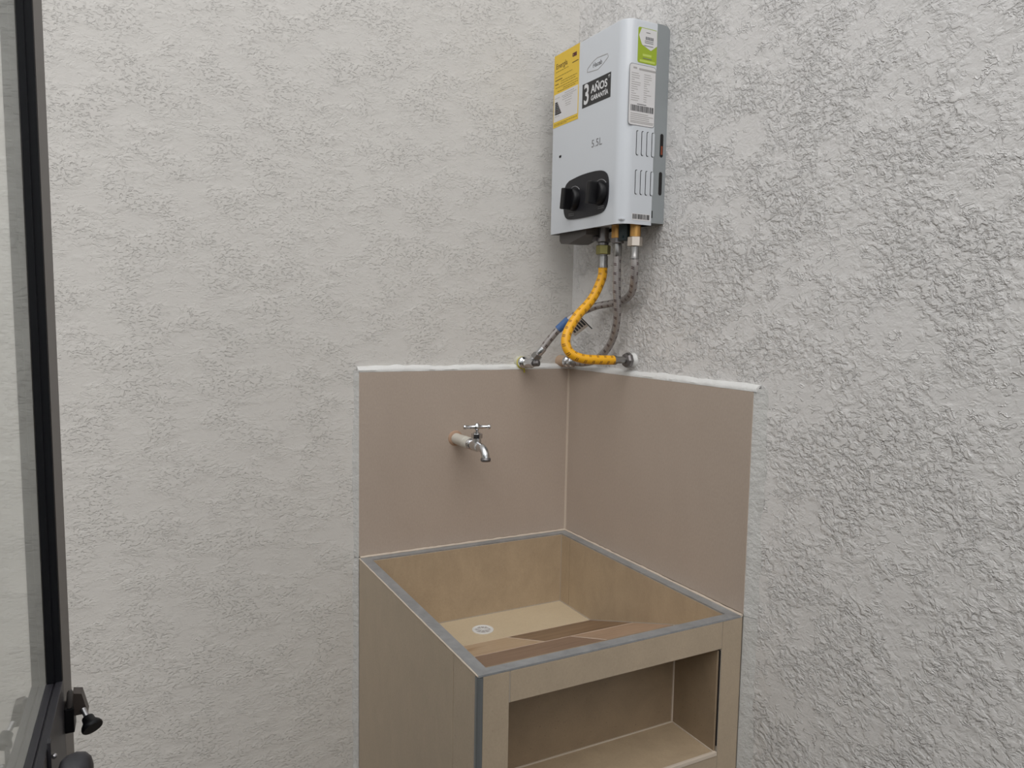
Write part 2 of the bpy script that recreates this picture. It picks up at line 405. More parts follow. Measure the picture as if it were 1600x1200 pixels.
part('plaster_edge', border((-W-.002, 0, Z1), (1, 0, 0), (0, 0, 1), .0135, (0, -1, 0), W+.002, .35, 1.3), 'plaster', bs, 'thin white plaster edge above the left tile')
part('plaster_edge', border((0, 0, Z1), (0, -1, 0), (0, 0, 1), .0135, (-1, 0, 0), D+.006, .3, 5.3), 'plaster', bs, 'white plaster ledge above the right tile')
part('plaster_edge', border((-W, 0, RZ), (0, 0, 1), (-1, 0, 0), .011, (0, -1, 0), Z1+.003-RZ, .45, 8.3, 60, True), 'plasterS', bs, 'rough plaster edge left of the tile')
part('plaster_edge', border((0, -D, RZ), (0, 0, 1), (0, -1, 0), .026, (-1, 0, 0), Z1+.006-RZ, .25, 12.3, 60, True), 'plasterS', bs, 'smooth plaster edge right of the tile')

# ------------------------------------------------------------------ laundry sink
sk = thing('laundry_sink', (-W/2, -D/2, 0), 'beige tiled built-in utility sink with grey metal rim, standing in the wall corner', 'sink')
g = .003
part('plaster_edge', border((-W, 0, .0), (0, 0, 1), (-1, 0, 0), .011, (0, -1, 0), RZ-.001, .45, 8.3, 100, True), 'plasterS', sk, 'rough plaster edge along the left side')
part('plaster_edge', border((0, -D, .0), (0, 0, 1), (0, -1, 0), .026, (-1, 0, 0), RZ-.001, .25, 12.3, 100, True), 'plasterS', sk, 'smooth plaster edge along the right post')
core = MB()
core.box(-W+g, -.5385, -D+g, 0, 0, .66).box(-W+g, -.5685, -D+g, 0, .66, RZ-.003)
core.box(-.0485, T, -D+g, T, 0, .66).box(-.0215, T, -D+g, T, .66, RZ-.003)
core.box(-.5385, -.0485, -.02, T, .66, RZ-.003)
core.box(-.5385, -.0485, -D+g, -.6575, .806, RZ-.003)
SL = .339
def sz(y): return .670+SL*(-.176-y)
core.prism([(-.5685, T, 0), (-.5685, -.532, 0), (-.5685, -.532, sz(-.532)-.010), (-.5685, -.176, .660), (-.5685, T, .660)], (.547, 0, 0))
core.prism([(-.5685, -.53, .776), (-.5685, -D+.01, .806), (-.5685, -D+.01, sz(-.66)-.010), (-.5685, -.53, sz(-.53)-.010)], (.547, 0, 0))
part('masonry_core', core, 'greygrout', sk)
def sp(name, *a, mat='beige', b=.0009, label=None): return part(name, MB().box(*a, b), mat, sk, label)
sp('tile', -W, -W+.008, -.5715, -.001, .0, RZ-.0035)
sp('tile', -W, -W+.008, -.662, -.5735, .0, RZ-.0035, label='narrow beige side tile beside the metal corner')
yF = -D
sp('tile', -.5785, -.5295, yF, yF+.008, 0, RZ-.0035, label='beige tile on the left front post')
sp('tile', -.0525, -.001, yF, yF+.008, 0, RZ-.0035, label='beige tile on the right front post')
sp('tile', -.5270, -.0540, yF, yF+.008, .8015, RZ-.0035, label='long beige tile across the front above the niche')
sp('tile', -.5270, -.0540, yF, yF+.008, .46, .5850, label='beige tile under the shelf')
sp('tile', -.5270, -.0540, yF, yF+.008, 0, .06)
# niche linings
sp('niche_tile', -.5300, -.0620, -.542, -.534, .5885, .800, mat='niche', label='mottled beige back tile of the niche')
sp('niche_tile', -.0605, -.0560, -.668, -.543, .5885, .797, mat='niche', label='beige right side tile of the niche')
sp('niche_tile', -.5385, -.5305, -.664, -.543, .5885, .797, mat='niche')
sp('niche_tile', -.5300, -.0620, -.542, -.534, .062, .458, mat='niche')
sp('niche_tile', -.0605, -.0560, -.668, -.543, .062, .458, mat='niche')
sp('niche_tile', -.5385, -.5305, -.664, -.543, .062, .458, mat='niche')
part('shelf', MB().box(-.5385, -.0485, -.668, -.535, .46, .579), 'mortar', sk)
sp('shelf_tile', -.5300, -.0560, -.6665, -.5425, .579, .5875, mat='basin', label='beige shelf tile')
part('shelf_edge', MB().box(-.5290, -.0555, -.6735, -.6665, .5805, .5885, .001), 'grout', sk, 'pale grout edge of the shelf')
part('grout_line', MB().box(-.0635, -.0602, -.5445, -.540, .5885, .797), 'grout', sk)
part('grout_line', MB().box(-.53, -.061, -.5445, -.541, .5872, .5898), 'grout', sk)
part('grout_line', MB().box(-.0625, -.0590, -.668, -.543, .5872, .5896), 'grout', sk)
part('joint_gap', MB().box(-.0562, -.0538, -.6705, -.660, .60, .797), 'dark', sk, 'dark gap beside the right post')
part('grout_line', MB().box(-.5292, -.5272, yF+.0006, yF+.006, .8015, RZ-.004), 'greygrout', sk)
part('grout_line', MB().box(-.0538, -.0527, yF+.001, yF+.006, .0, RZ-.004), 'greygrout', sk)
part('grout_line', MB().box(-W+.001, -W+.006, -.5735, -.5715, 0, RZ-.004), 'greygrout', sk)
# metal corner profile
part('corner_trim', MB().prism([(-W-.0006, -.6615, 0), (-W+.002, -.6615, 0), (-.581, -D+.005, 0), (-.5790, -D+.0015, 0), (-.5790, -D-.0006, 0), (-.5835, -D-.0006, 0), (-.5868, -D+.0012, 0), (-W-.0006, -D+.0045, 0)], (0, 0, RZ-.004)), 'darkalu', sk, 'grey metal corner profile on the front left edge')
# basin linings
XI0, XI1, YB, YFi = -.5625, -.0275, -.0270, -.6500
part('basin_tile', MB().box(XI0, XI1, YB, YB+.006, .655, RZ-.003, .0006), 'basin', sk, 'back tile inside the basin')
part('basin_tile', MB().box(XI1, XI1+.006, -.0685, YB+.0, .655, RZ-.003, .0006), 'basin', sk, 'narrow tile strip at the back of the right basin side')
part('basin_tile', MB().box(XI1, XI1+.006, YFi, -.0700, .655, RZ-.003, .0006), 'basin', sk)
part('basin_tile', MB().box(XI0-.006, XI0, YFi, YB, .655, RZ-.003, .0006), 'basin', sk)
part('basin_tile', MB().box(XI0, XI1, YFi-.006, YFi, .80, RZ-.003, .0006), 'basin', sk)
part('basin_floor_tile', MB().box(XI0, XI1, -.1750, YB, .660, .6705, .0005), 'bfloor', sk, 'pale beige flat basin floor tile')
part('grout_line', MB().box(XI0, XI1, YB-.0018, YB, .6705, .6722), 'greygrout', sk)
part('grout_line', MB().box(XI1-.0018, XI1, -.175, YB, .6705, .6722), 'greygrout', sk)
part('grout_line', MB().box(XI1-.0012, XI1, YB-.0012, YB, .67, RZ-.003), 'greygrout', sk)
part('grout_line', MB()
     .prism([(XI1-.0022, -.176, sz(-.176)+.0002), (XI1-.0022, -.176, sz(-.176)+.0024), (XI1-.0022, YFi, sz(YFi)+.0024), (XI1-.0022, YFi, sz(YFi)+.0002)], (.0022, 0, 0)), 'greygrout', sk)
# sloping washboard of wood-look planks
def wood(name, c1, c2, c3, seed):
    t = NT(name, .42); mp = t.n('ShaderNodeMapping'); t.l(t.obj(), mp.inputs['Vector']); mp.inputs['Location'].default_value = (seed, 0, 0); mp.inputs['Scale'].default_value = (1.3, 8, 8)
    a = t.noise(mp.outputs[0], 3.2, 5, .6, .7).outputs['Fac']; c = t.ramp(a, [(.32, c1), (.5, c2), (.68, c3)])
    b = t.noise(mp.outputs[0], 22, 4, .6).outputs['Fac']; c = t.mix(t.math('MULTIPLY', b, .25), c, (.06, .04, .025, 1)); t.col(c); return t.m
WD = [wood('plank_tan', srgb(168, 132, 98), srgb(198, 174, 144), srgb(190, 162, 132), 1.7), wood('plank_umber', srgb(112, 88, 66), srgb(134, 108, 84), srgb(150, 122, 94), 4.2),
      wood('plank_chestnut', srgb(112, 88, 74), srgb(146, 120, 102), srgb(128, 102, 86), 7.9), wood('plank_rosy', srgb(152, 124, 102), srgb(182, 154, 130), srgb(166, 134, 110), 2.6)]
def plank(x0, x1, y0, y1, mat, label=None):       # y0 > y1
    x0 += .0021; x1 -= .0021; y0 -= .0021; y1 += .0021
    part('plank_tile', MB().prism([(x0, y0, sz(y0)+.0006), (x0, y1, sz(y1)+.0006), (x0, y1, sz(y1)-.007), (x0, y0, sz(y0)-.007)], (x1-x0, 0, 0)), mat, sk, label)
part('washboard_bed', MB().prism([(XI0, -.175, sz(-.175)-.012), (XI0, -.175, sz(-.175)), (XI0, YFi, sz(YFi)), (XI0, YFi, sz(YFi)-.012)], (XI1-XI0, 0, 0)), 'grout', sk, 'cream grout bed under the sloping planks')
R1, R2, R3 = -.1755, -.3560, -.5030
def pgrout(x0, x1, y0, y1): part('grout_line', MB().prism([(x0, y0, sz(y0)+.0009), (x0, y1, sz(y1)+.0009), (x0, y1, sz(y1)-.002), (x0, y0, sz(y0)-.002)], (x1-x0, 0, 0)), 'palegrout', sk)
for yy in (R1, R2, R3): pgrout(XI0, XI1, yy+.0021, yy-.0021)
pgrout(-.272-.0021, -.272+.0021, R1-.0021, R2+.0021); pgrout(-.205-.0021, -.205+.0021, R2-.0021, R3+.0021); pgrout(-.330-.0021, -.330+.0021, R3-.0021, YFi)
plank(XI0, -.272, R1, R2, WD[0], 'light tan wood-look plank tile next to the drain')
plank(-.272, XI1, R1, R2, WD[1], 'dark brown wood-look plank tile')
plank(XI0, -.205, R2, R3, WD[2], 'long dark chestnut wood-look plank tile')
plank(-.205, XI1, R2, R3, WD[3], 'rosy tan wood-look plank tile by the right side')
plank(XI0, -.330, R3, YFi, WD[3]); plank(-.330, XI1, R3, YFi, WD[0])
# drain
dc = Vector((-.3050, -.1110, .6705))
dr = part('drain', MB().lathe(dc, (0, 0, 1), [(0, .027), (.0016, .0268), (.0024, .0235), (.0016, .0205), (.0006, .0195), (.0005, .006)], 36), 'plaster', sk, 'round off-white drain flange')
gm = MB()
gm.cyl(dc+Vector((0, 0, .0004)), dc+Vector((0, 0, .0022)), .0045, 16)
for k in range(8):
    a = k*math.pi/4; gm.cyl(dc+Vector((math.cos(a)*.004, math.sin(a)*.004, .0013)), dc+Vector((math.cos(a)*.0195, math.sin(a)*.0195, .0013)), .0010, 6)
part('drain_grate', gm, 'plaster', dr)
part('drain_hole', MB().lathe(dc+Vector((0, 0, .0004)), (0, 0, 1), [(0, .019), (.0004, .019)], 28), 'paleink', dr)
# metal rim strips (mitred) and cream grout beads
def rim(a, b, c, d, nm=None):
    part('rim_strip', MB().prism([(*p, RZ-.003) for p in (a, b, c, d)], (0, 0, .0035)), 'alu', sk, nm)
ox0, ox1, oy0, oy1 = -W+.0015, -.0045, -.0065, -D+.0002; ix0, ix1, iy0, iy1 = -.5635, -.0270, -.0255, -.6505
rim((ox0, oy1), (ox1+.003, oy1), (ix1, iy1), (ix0, iy1), 'front metal rim strip')
rim((ox0, oy0), (ox0, oy1), (ix0, iy1), (ix0, iy0), 'left metal rim strip')
rim((ox1, oy0), (ox0, oy0), (ix0, iy0), (ix1, iy0), 'thin back metal rim strip')
rim((ox1, oy1), (ox1, oy0), (ix1, iy0), (ix1, iy1), 'right metal rim strip')
def bead(p, q, r):
    P = [Vector(p).lerp(Vector(q), i/60) for i in range(61)]
    return [(v+Vector((0, 0, noise.noise(v*60)*.0006))) for v in P], [r*(1+.35*noise.noise(v*80)) for v in P]
mb = MB()
for p, q, r in (((-W+.0005, -.002, RZ-.001), (-W+.0005, -D+.002, RZ-.001), .0016), ((-.0028, -.004, RZ+.0018), (-.0028, -D, RZ+.0012), .0028), ((-W+.002, -.0030, RZ+.0015), (-.003, -.0030, RZ+.0015), .0032)):
    a, rr = bead(p, q, r); mb.tube(a, rr, 8)
part('grout_bead', mb, 'grout', sk, 'cream grout bead around the rim')

# ------------------------------------------------------------------ tap
tx, tz = -.336, 1.138
tp = thing('wall_tap', (tx, 0, tz), 'chrome wall tap with T handle and curved spout above the sink', 'tap')
def tl(*p): return Vector((tx, -.037 if p[1] < -.045 else 0, tz))+Vector(p)
part('wall_collar', MB().lathe(tl(-.001, .002, .001), (0, -1, 0), [(0, .0205), (.003, .0195), (.005, .0165), (.0055, .013)], 20), 'rust', tp, 'crumbly orange-brown putty ring')
part('pipe_stub', MB().lathe(tl(0, 0, 0), (0, -1, 0), [(0, .0138), (.050, .0140), (.052, .0146), (.066, .0146), (.0675, .0132), (.070, .0132), (.0715, .0146), (.076, .0146), (.0775, .0132), (.080, .0132), (.0815, .0144), (.086, .0144), (.088, .0126), (.096, .0124)], 26), 'pvc', tp, 'off-white pipe stub wrapped in thread tape')
bm_ = MB()
bm_.lathe(tl(0, -.052, 0), (0, -1, 0), [(0, .0128), (.001, .0138), (.004, .0138), (.005, .0118), (.008, .0118), (.009, .0136), (.012, .0136), (.013, .0118), (.020, .0120), (.030, .0135), (.042, .0130), (.052, .0105), (.056, .006)], 28)
bm_.lathe(tl(0, -.088, .004), (0, 0, 1), [(0, .0110), (.012, .0105), (.016, .0100)], 24)
part('tap_body', bm_, 'chrome', tp)
part('bonnet_nut', MB().hexnut(tl(0, -.088, .019), tl(0, -.088, .031), .0135).cyl(tl(0, -.088, .030), tl(0, -.088, .034), .0085), 'chrome', tp)
sp_pts = spline([tl(0, -.092, -.001), tl(.001, -.107, .0), tl(.002, -.122, -.004), tl(.002, -.131, -.0135), tl(.002, -.134, -.023)], 8)
n_ = len(sp_pts)
part('spout', MB().tube(sp_pts, [.0118-.0022*min(1, i/(n_*.55)) for i in range(n_)], 20), 'chrome', tp)
e_ = sp_pts[-1]
part('spout_lip', MB().lathe(e_+Vector((0, 0, .003)), (0, 0, -1), [(0, .0095), (.002, .0118), (.004, .0124), (.007, .0124), (.009, .0112), (.009, .008), (.004, .0075)], 26), 'dullsteel', tp)
hd = part('handle', MB().cyl(tl(0, -.088, .033), tl(0, -.088, .050), .0042, 14), 'chrome', tp)
hv = Vector((.97, -.24, 0)).normalized(); hc = tl(0, -.088, .0465)
part('cross_bar', MB().lathe(hc-hv*.034, hv, [(0, .002), (.0015, .0052), (.0045, .0062), (.0075, .0052), (.009, .0040), (.022, .0046), (.027, .0046), (.030, .0072), (.034, .0082), (.038, .0072), (.041, .0046), (.046, .0046), (.059, .0040), (.0605, .0052), (.0635, .0062), (.0665, .0052), (.068, .002)], 20).sphere(hc+Vector((0, 0, .004)), .0062, 10), 'chrome', hd)

# ------------------------------------------------------------------ water heater
HX, HXB, Y0, Y1, HZ0, HZ1 = -.107, -.023, -.060, -.365, 1.660, 2.101
wh = thing('water_heater', (0, (Y0+Y1)/2, HZ0), 'white tankless gas water heater with two black knobs, hung on the right wall', 'water heater')
def cover_outline(r=.030, n=10, inset=0.0):
    pts = []
    x0 = HX+inset; ya = Y0-inset; yb = Y1+inset; r = r-inset
    pts.append((HXB, ya))
    rl = .007-min(inset, .004)
    for i in range(n+1):
        a = math.pi/2*i/n; pts.append((x0+rl-rl*math.sin(a), ya-rl+rl*math.cos(a)))
    for i in range(n+1):
        a = math.pi/2*i/n; pts.append((x0+r-r*math.cos(a), yb+r-r*math.sin(a)))
    pts.append((HXB, yb)); return pts
rings = []
for z, ins in ((HZ0, .0), (HZ1-.006, 0), (HZ1-.002, .0012), (HZ1, .005)): rings.append([(x, y, z) for x, y in cover_outline(inset=ins)])
cv = MB(); n = len(rings[0])
for r_ in rings: cv.v += [Vector(p) for p in r_]
for i in range(3):
    for k in range(n):
        k2 = (k+1) % n; cv.smooth.add(len(cv.f)) if k != n-1 else None
        cv.f.append((i*n+k, i*n+k2, (i+1)*n+k2, (i+1)*n+k))
cv.f.append(tuple(3*n+k for k in range(n)))
inner = [(x, y, HZ0) for x, y in cover_outline(inset=.002)]; inner2 = [(x, y, HZ0+.012) for x, y in cover_outline(inset=.002)]
o = len(cv.v); cv.v += [Vector(p) for p in inner+inner2]
for k in range(n):
    k2 = (k+1) % n; cv.f.append((k, k2, o+k2, o+k)); cv.f.append((o+k, o+k2, o+n+k2, o+n+k))
cv.f.append(tuple(o+n+k for k in range(n)))
cover = part('front_cover', cv, 'white_enamel', wh, 'glossy white front cover with rounded upright corners')
bp = []
for (y, z) in ((Y0-.003, HZ0+.004), (Y0-.003, HZ1), (Y1+.0015, HZ1), (Y1+.0015, HZ0+.004)): bp.append((HXB, y, z))
bo = [(HXB, HZ0+.006), (T, HZ0+.006)]+[(T-.014+.014*math.cos(math.radians(a)), HZ1-.015+.014*math.sin(math.radians(a))) for a in range(0, 91, 15)]+[(HXB, HZ1-.001)]
part('back_casing', MB().prism([(x, Y1+.0012, z) for x, z in bo], (0, Y0-.002-Y1-.0012, 0), True), 'grey_enamel', wh, 'grey steel back casing')
# bottom plate with louvres and fittings
part('bottom_plate', MB().box(HX+.004, HXB, Y1+.004, Y0-.004, HZ0+.008, HZ0+.011), 'white_enamel', wh)
for y0, y1 in ((-.11, -.19), (-.275, -.325)):
    for k in range(3): part('bottom_slot', MB().box(HX+.010+k*.013, HX+.015+k*.013, y1, y0, HZ0+.0068, HZ0+.0085), 'dark', wh)
part('battery_box', MB().prism([(-.092, -.085, HZ0+.01), (-.092, -.205, HZ0+.01), (-.092, -.205, HZ0-.010), (-.092, -.130, HZ0-.026), (-.092, -.092, HZ0-.024), (-.092, -.085, HZ0-.016)], (.058, 0, 0)), 'grey_plastic', wh, 'dark grey battery box under the cover')
IX, IG, IC, IH = -.045, -.212, -.271, -.337
part('gas_inlet', MB().cyl((IX, IG, HZ0+.01), (IX, IG, HZ0-.034), .0125, 22).lathe((IX, IG, HZ0-.018), (0, 0, -1), [(0, .0165), (.008, .0165), (.010, .0135)], 22).box(IX-.02, IX+.004, IG+.02, IG+.004, HZ0-.024, HZ0-.014), 'dullsteel', wh, 'grey steel gas inlet pipe')
part('water_inlet', MB().hexnut((IX, IC, HZ0+.01), (IX, IC, HZ0-.022), .0155), 'brass', wh, 'brass cold water inlet')
part('water_outlet', MB().cyl((IX, IH, HZ0+.01), (IX, IH, HZ0-.024), .0125, 22), 'brass', wh, 'brass hot water outlet')
part('valve_block', MB().box(IX-.012, IX+.016, IH+.016, IC-.018, HZ0-.030, HZ0+.01, .002).cyl((IX-.014, IC-.034, HZ0-.022), (IX-.010, IC-.034, HZ0-.022), .004, 10), 'teal', wh, 'dark teal valve block between the water connections')
# control panel and knobs
yz = [(-.152, 1.782), (-.195, 1.787), (-.235, 1.7885), (-.275, 1.787), (-.298, 1.782), (-.312, 1.770), (-.317, 1.748), (-.316, 1.720), (-.309, 1.702), (-.296, 1.692), (-.270, 1.688), (-.232, 1.6868), (-.190, 1.687), (-.155, 1.689), (-.139, 1.695), (-.130, 1.709), (-.1265, 1.735), (-.129, 1.758), (-.137, 1.774)]
yq = spline([(HX-.0025, y, z) for y, z in yz+yz[:1]], 4)[:-1]
cp = part('control_panel', MB().prism(yq, (.003, 0, 0)), 'panel_plastic', cover, 'charcoal rounded control panel')
for ky in (-.176, -.286):
    kz = 1.734; kn = part('control_knob', MB().lathe((HX-.002, ky, kz), (-1, 0, 0), [(0, .0265), (.010, .0258), (.014, .0235), (.015, .021)], 32), 'black_plastic', wh, 'black control knob, nearer the corner' if ky > -.2 else 'black control knob, nearer the front')
    tmp = MB().box(-.037, -.014, -.0085, .0085, -.025, .025, .003); tmp2 = MB(); rot = Matrix.Rotation(math.radians(8), 3, 'X')
    tmp2.add([Vector((HX, ky, kz))+rot @ v for v in tmp.v], tmp.f)
    part('knob_grip', tmp2, 'black_plastic', kn)
    arc = [(HX-.0027, ky-.031*math.sin(a), kz+.031*math.cos(a)) for a in [math.radians(-48+96*i/20) for i in range(21)]]
    part('dial_arc', MB().tube(arc, .0011, 6), 'greyink', wh, 'thin grey arc printed above a knob')
mk_ = MB()
for y, z, s_ in ((-.165, 1.697, 'MIN   MAX'), (-.290, 1.700, 'MIN   MAX')):
    for k in range(2): mk_.box(HX-.0028, HX-.002, y+.012, y-.012, z+k*.004, z+k*.004+.0011)
part('panel_marks', mk_, 'greyink', wh)
part('indicator', MB().box(HX-.001, HX+.001, -.108, -.099, 1.8465, 1.8515), 'dark', cover, 'small dark sight hole')
# front printing: the front faces -x, text reads towards -y
EX, EZ = (0, -1, 0), (0, 0, 1)
def fbox(mb, y0, y1, z0, z1, d0=0.0, d1=.0004): return mb.box(HX-d1, HX-d0, y0, y1, z0, z1)
A_ = HX-.0002
el = part('energy_label', fbox(MB(), -.066, -.1805, 1.924, 2.0995), 'yellow_lab', cover, 'yellow and white energy rating sticker')
part('label_field', fbox(MB(), -.069, -.1775, 1.9375, 2.0045, .0003, .0006), 'paper', wh, 'white field of the energy sticker')
mb = MB(); text_mb(mb, 'Energía', .0180, (HX-.0005, -.101, 2.071), EX, EZ, .0001, .0002)
for k, (ya, yb, z) in enumerate(((-.150, -.176, 2.061), (-.072, -.105, 2.037), (-.072, -.088, 2.027))): fbox(mb, ya, yb, z, z+.0022, .0003, .0006)
part('lettering', mb, 'brownink', wh)
mb = MB(); random.seed(3)
for z, a, b in ((2.0575, .074, .132), (2.045, .072, .150), (2.031, .100, .172), (2.0255, .098, .165), (2.019, .074, .176), (2.0135, .110, .176), (2.009, .084, .165), (1.931, .070, .176), (1.9275, .072, .13)):
    y = a
    while y < b:
        l_ = random.uniform(.004, .012); fbox(mb, -y, -min(b, y+l_), z, z+.0018, .0003, .0006); y += l_+.0018
part('lettering', mb, 'oliveink', wh)
part('emblem', text_mb(fbox(MB(), -.150, -.168, 2.0815, 2.0835, .0003, .0007), 'URE', .010, (HX-.0005, -.159, 2.0785), EX, EZ, .0001, .0009), 'maroon', wh)
mb = MB(); mg = MB(); mr = MB()
for k in range(7):
    z = 1.985-k*.0045; wd = .010+k*.0030
    pts = [(HX-.0006, -.074, z), (HX-.0006, -.074-wd, z), (HX-.0006, -.074-wd-.003, z-.0018), (HX-.0006, -.074-wd, z-.0036), (HX-.0006, -.074, z-.0036)]
    (mg if k < 4 else mr).prism(pts, (.0004, 0, 0))
part('rating_bar', mg, 'greyink', wh); part('rating_bar', mr, 'redink', wh, 'orange-red energy rating arrows')
for z, a, b in ((1.9935, .073, .095), (1.9495, .073, .096), (1.998, .118, .16), (1.993, .105, .172), (1.989, .110, .155), (1.984, .108, .150), (1.978, .120, .152), (1.972, .122, .148), (1.967, .124, .146)):
    y = a
    while y < b:
        l_ = random.uniform(.003, .009); fbox(mb, -y, -min(b, y+l_), z, z+.0016, .0004, .0007); y += l_+.0016
part('lettering', mb, 'paleink', wh)
# emblem: long rhomboid outline with a word
lg = MB(); pts = [(-.2155, 2.0215), (-.2165, 2.0290), (-.236, 2.0385), (-.256, 2.0435), (-.297, 2.0405), (-.2995, 2.0330), (-.280, 2.0235), (-.259, 2.0165)]
for i in range(len(pts)):
    a = Vector((HX-.0002, *pts[i])); b = Vector((HX-.0002, *pts[(i+1) % len(pts)])); d_ = (b-a).normalized(); nn = Vector((0, -d_.z, d_.y))*.0006
    lg.prism([a-nn, b-nn, b+nn, a+nn], (-.0002, 0, 0))
part('maker_emblem', lg, 'paleink', wh, 'thin grey rhomboid emblem outline')
part('lettering', text_mb(MB(), 'Haceb', .0145, (HX-.0002, -.257, 2.0300), EX, EZ, .0001, .0003), 'greyink', wh)
bl = part('warranty_label', fbox(MB(), -.1975, -.3120, 1.943, 1.9975), 'black_lab', cover, 'black warranty sticker')
mb = MB(); text_mb(mb, '3', .064, (HX-.0005, -.2150, 1.9695), EX, EZ, .0001, .0012, 0, .78)
text_mb(mb, 'AÑOS', .0245, (HX-.0005, -.2665, 1.9770), EX, EZ, .0001, .0006, 0, .98)
text_mb(mb, 'GARANTÍA', .0150, (HX-.0005, -.2685, 1.9570), EX, EZ, .0001, .00035, 0, .92)
text_mb(mb, '*', .016, (HX-.0005, -.3055, 1.9865), EX, EZ, .0001, .0004)
part('lettering', mb, 'white_ink', wh, 'white lettering on the black sticker')
part('lettering', text_mb(MB(), '5.5L', .0245, (HX-.0002, -.2625, 1.8520), EX, EZ, .0001, .0000, 0, 1.05), 'greyink', wh)
# side printing: the side faces -y, text reads towards +x
SX, SZ = (1, 0, 0), (0, 0, 1)
def sbox(mb, x0, x1, z0, z1, d0=0., d1=.0004): return mb.box(x0, x1, Y1-d1, Y1-d0, z0, z1)
def rrect(mb, x0, x1, z0, z1, r, d0, d1):
    pts = []
    for cx, cz, a0 in ((x1-r, z1-r, 0), (x0+r, z1-r, 90), (x0+r, z0+r, 180), (x1-r, z0+r, 270)):
        for i in range(5):
            a = math.radians(a0+22.5*i); pts.append((cx+r*math.cos(a), Y1-d0, cz+r*math.sin(a)))
    return mb.prism(pts, (0, -(d1-d0), 0))
gl = part('gas_label', rrect(MB(), -.0755, -.0235, 2.0085, 2.0835, .004, 0, .0004), 'green_lab', wh, 'green and white sticker at the top of the heater side')
part('label_field', MB().prism([(x, Y1-.0003, z) for x, z in ((-.0665, 2.082), (-.0245, 2.082), (-.0235, 2.050), (-.0400, 2.0375), (-.0650, 2.0475), (-.0735, 2.0660))], (0, -.0004, 0)), 'paper', wh)
part('label_field', sbox(MB(), -.070, -.028, 2.0110, 2.0155, .0003, .0006), 'lime_lab', wh)
part('label_field', sbox(MB(), -.062, -.038, 2.0235, 2.0285, .0003, .0006), 'lime_lab', wh)
mb = MB()
for k in range(5): sbox(mb, -.0555+k*.0045, -.0520+k*.0045, 2.0590, 2.0655, .0005, .0009)
for x0, x1, z in ((-.054, -.043, 2.0735), (-.0575, -.034, 2.0555), (-.0575, -.034, 2.052), (-.059, -.034, 2.0455), (-.061, -.037, 2.0185)): sbox(mb, x0, x1, z, z+.0014, .0005, .0009)
part('lettering', mb, 'greyink', wh)
rp = part('rating_plate', rrect(MB(), -.0960, -.0235, 1.8735, 2.0045, .007, 0, .0003), 'greyink', wh, 'white data plate with barcode on the heater side')
part('label_field', rrect(MB(), -.0949, -.0246, 1.8746, 2.0034, .0062, .0002, .0005), 'paper', wh)
mb = MB(); random.seed(5)
sbox(mb, -.070, -.025, 1.9925, 1.9965, .0004, .0008).box(-.086, -.076, Y1-.0008, Y1-.0004, 1.994, 1.9975)
for z in [1.984-k*.0048 for k in range(13)]:
    sbox(mb, -.090, -.090+random.uniform(.008, .026), z, z+.0012, .0004, .0007); sbox(mb, -.056, -.056+random.uniform(.006, .022), z, z+.0012, .0004, .0007)
for z in (1.898, 1.894, 1.890, 1.886, 1.882, 1.879): sbox(mb, -.090, -.030+random.uniform(-.012, .004), z, z+.0015, .0004, .0007)
part('lettering', mb, 'paleink', wh)
def barcode(x0, x1, z0, z1, seed, mat, d=.0004):
    random.seed(seed); mb = MB(); x = x0
    while x < x1-.002:
        a = random.choice((.0006, .0009, .0014, .0020)); sbox(mb, x, min(x+a, x1), z0, z1, d, d+.0003); x += a+random.choice((.0006, .0009, .0013))
    part('barcode', mb, mat, wh)
barcode(-.0900, -.0260, 1.9040, 1.9170, 4, 'ink'); part('lettering', sbox(MB(), -.073, -.048, 1.9190, 1.9208, .0004, .0007), 'greyink', wh)
part('serial_label', sbox(MB(), -.077, -.026, 1.6690, 1.6835), 'paper', wh); barcode(-.0755, -.0275, 1.6715, 1.6825, 9, 'ink')
for z0, z1 in ((1.810, 1.864), (1.725, 1.779)):
    for k in range(4):
        x0 = -.0720+k*.0142
        s_ = part('side_louvre', rrect(MB(), x0, x0+.0070, z0, z1, .0034, -.001, .0003), 'dark', wh, None)
        part('louvre_lip', rrect(MB(), x0+.0014, x0+.0078, z0+.0013, z1-.0013, .003, -.001, .0012), 'white_enamel', s_)
for z0, z1 in ((1.813, 1.865), (1.729, 1.781)):
    mb = MB(); pts = []
    for cx, cz, a0 in ((.000, z1-.0045, 0), (.000, z0+.0045, 180)):
        for i in range(9):
            a = math.radians(a0+22.5*i); pts.append((cx+.0045*math.cos(a), Y1+.0016, cz+.0045*math.sin(a)))
    part('casing_slot', mb.prism(pts, (0, -.0008, 0)), 'dark', wh, 'dark slot in the grey casing')
part('burner_tab', MB().box(-.002, .0025, Y1+.0002, Y1+.0008, 1.819, 1.838), 'copper', wh, 'copper colour seen in the upper slot')
part('casing_slot', MB().box(-.0225, -.0195, Y1+.0003, Y1+.0011, 1.677, 1.693), 'dark', wh)

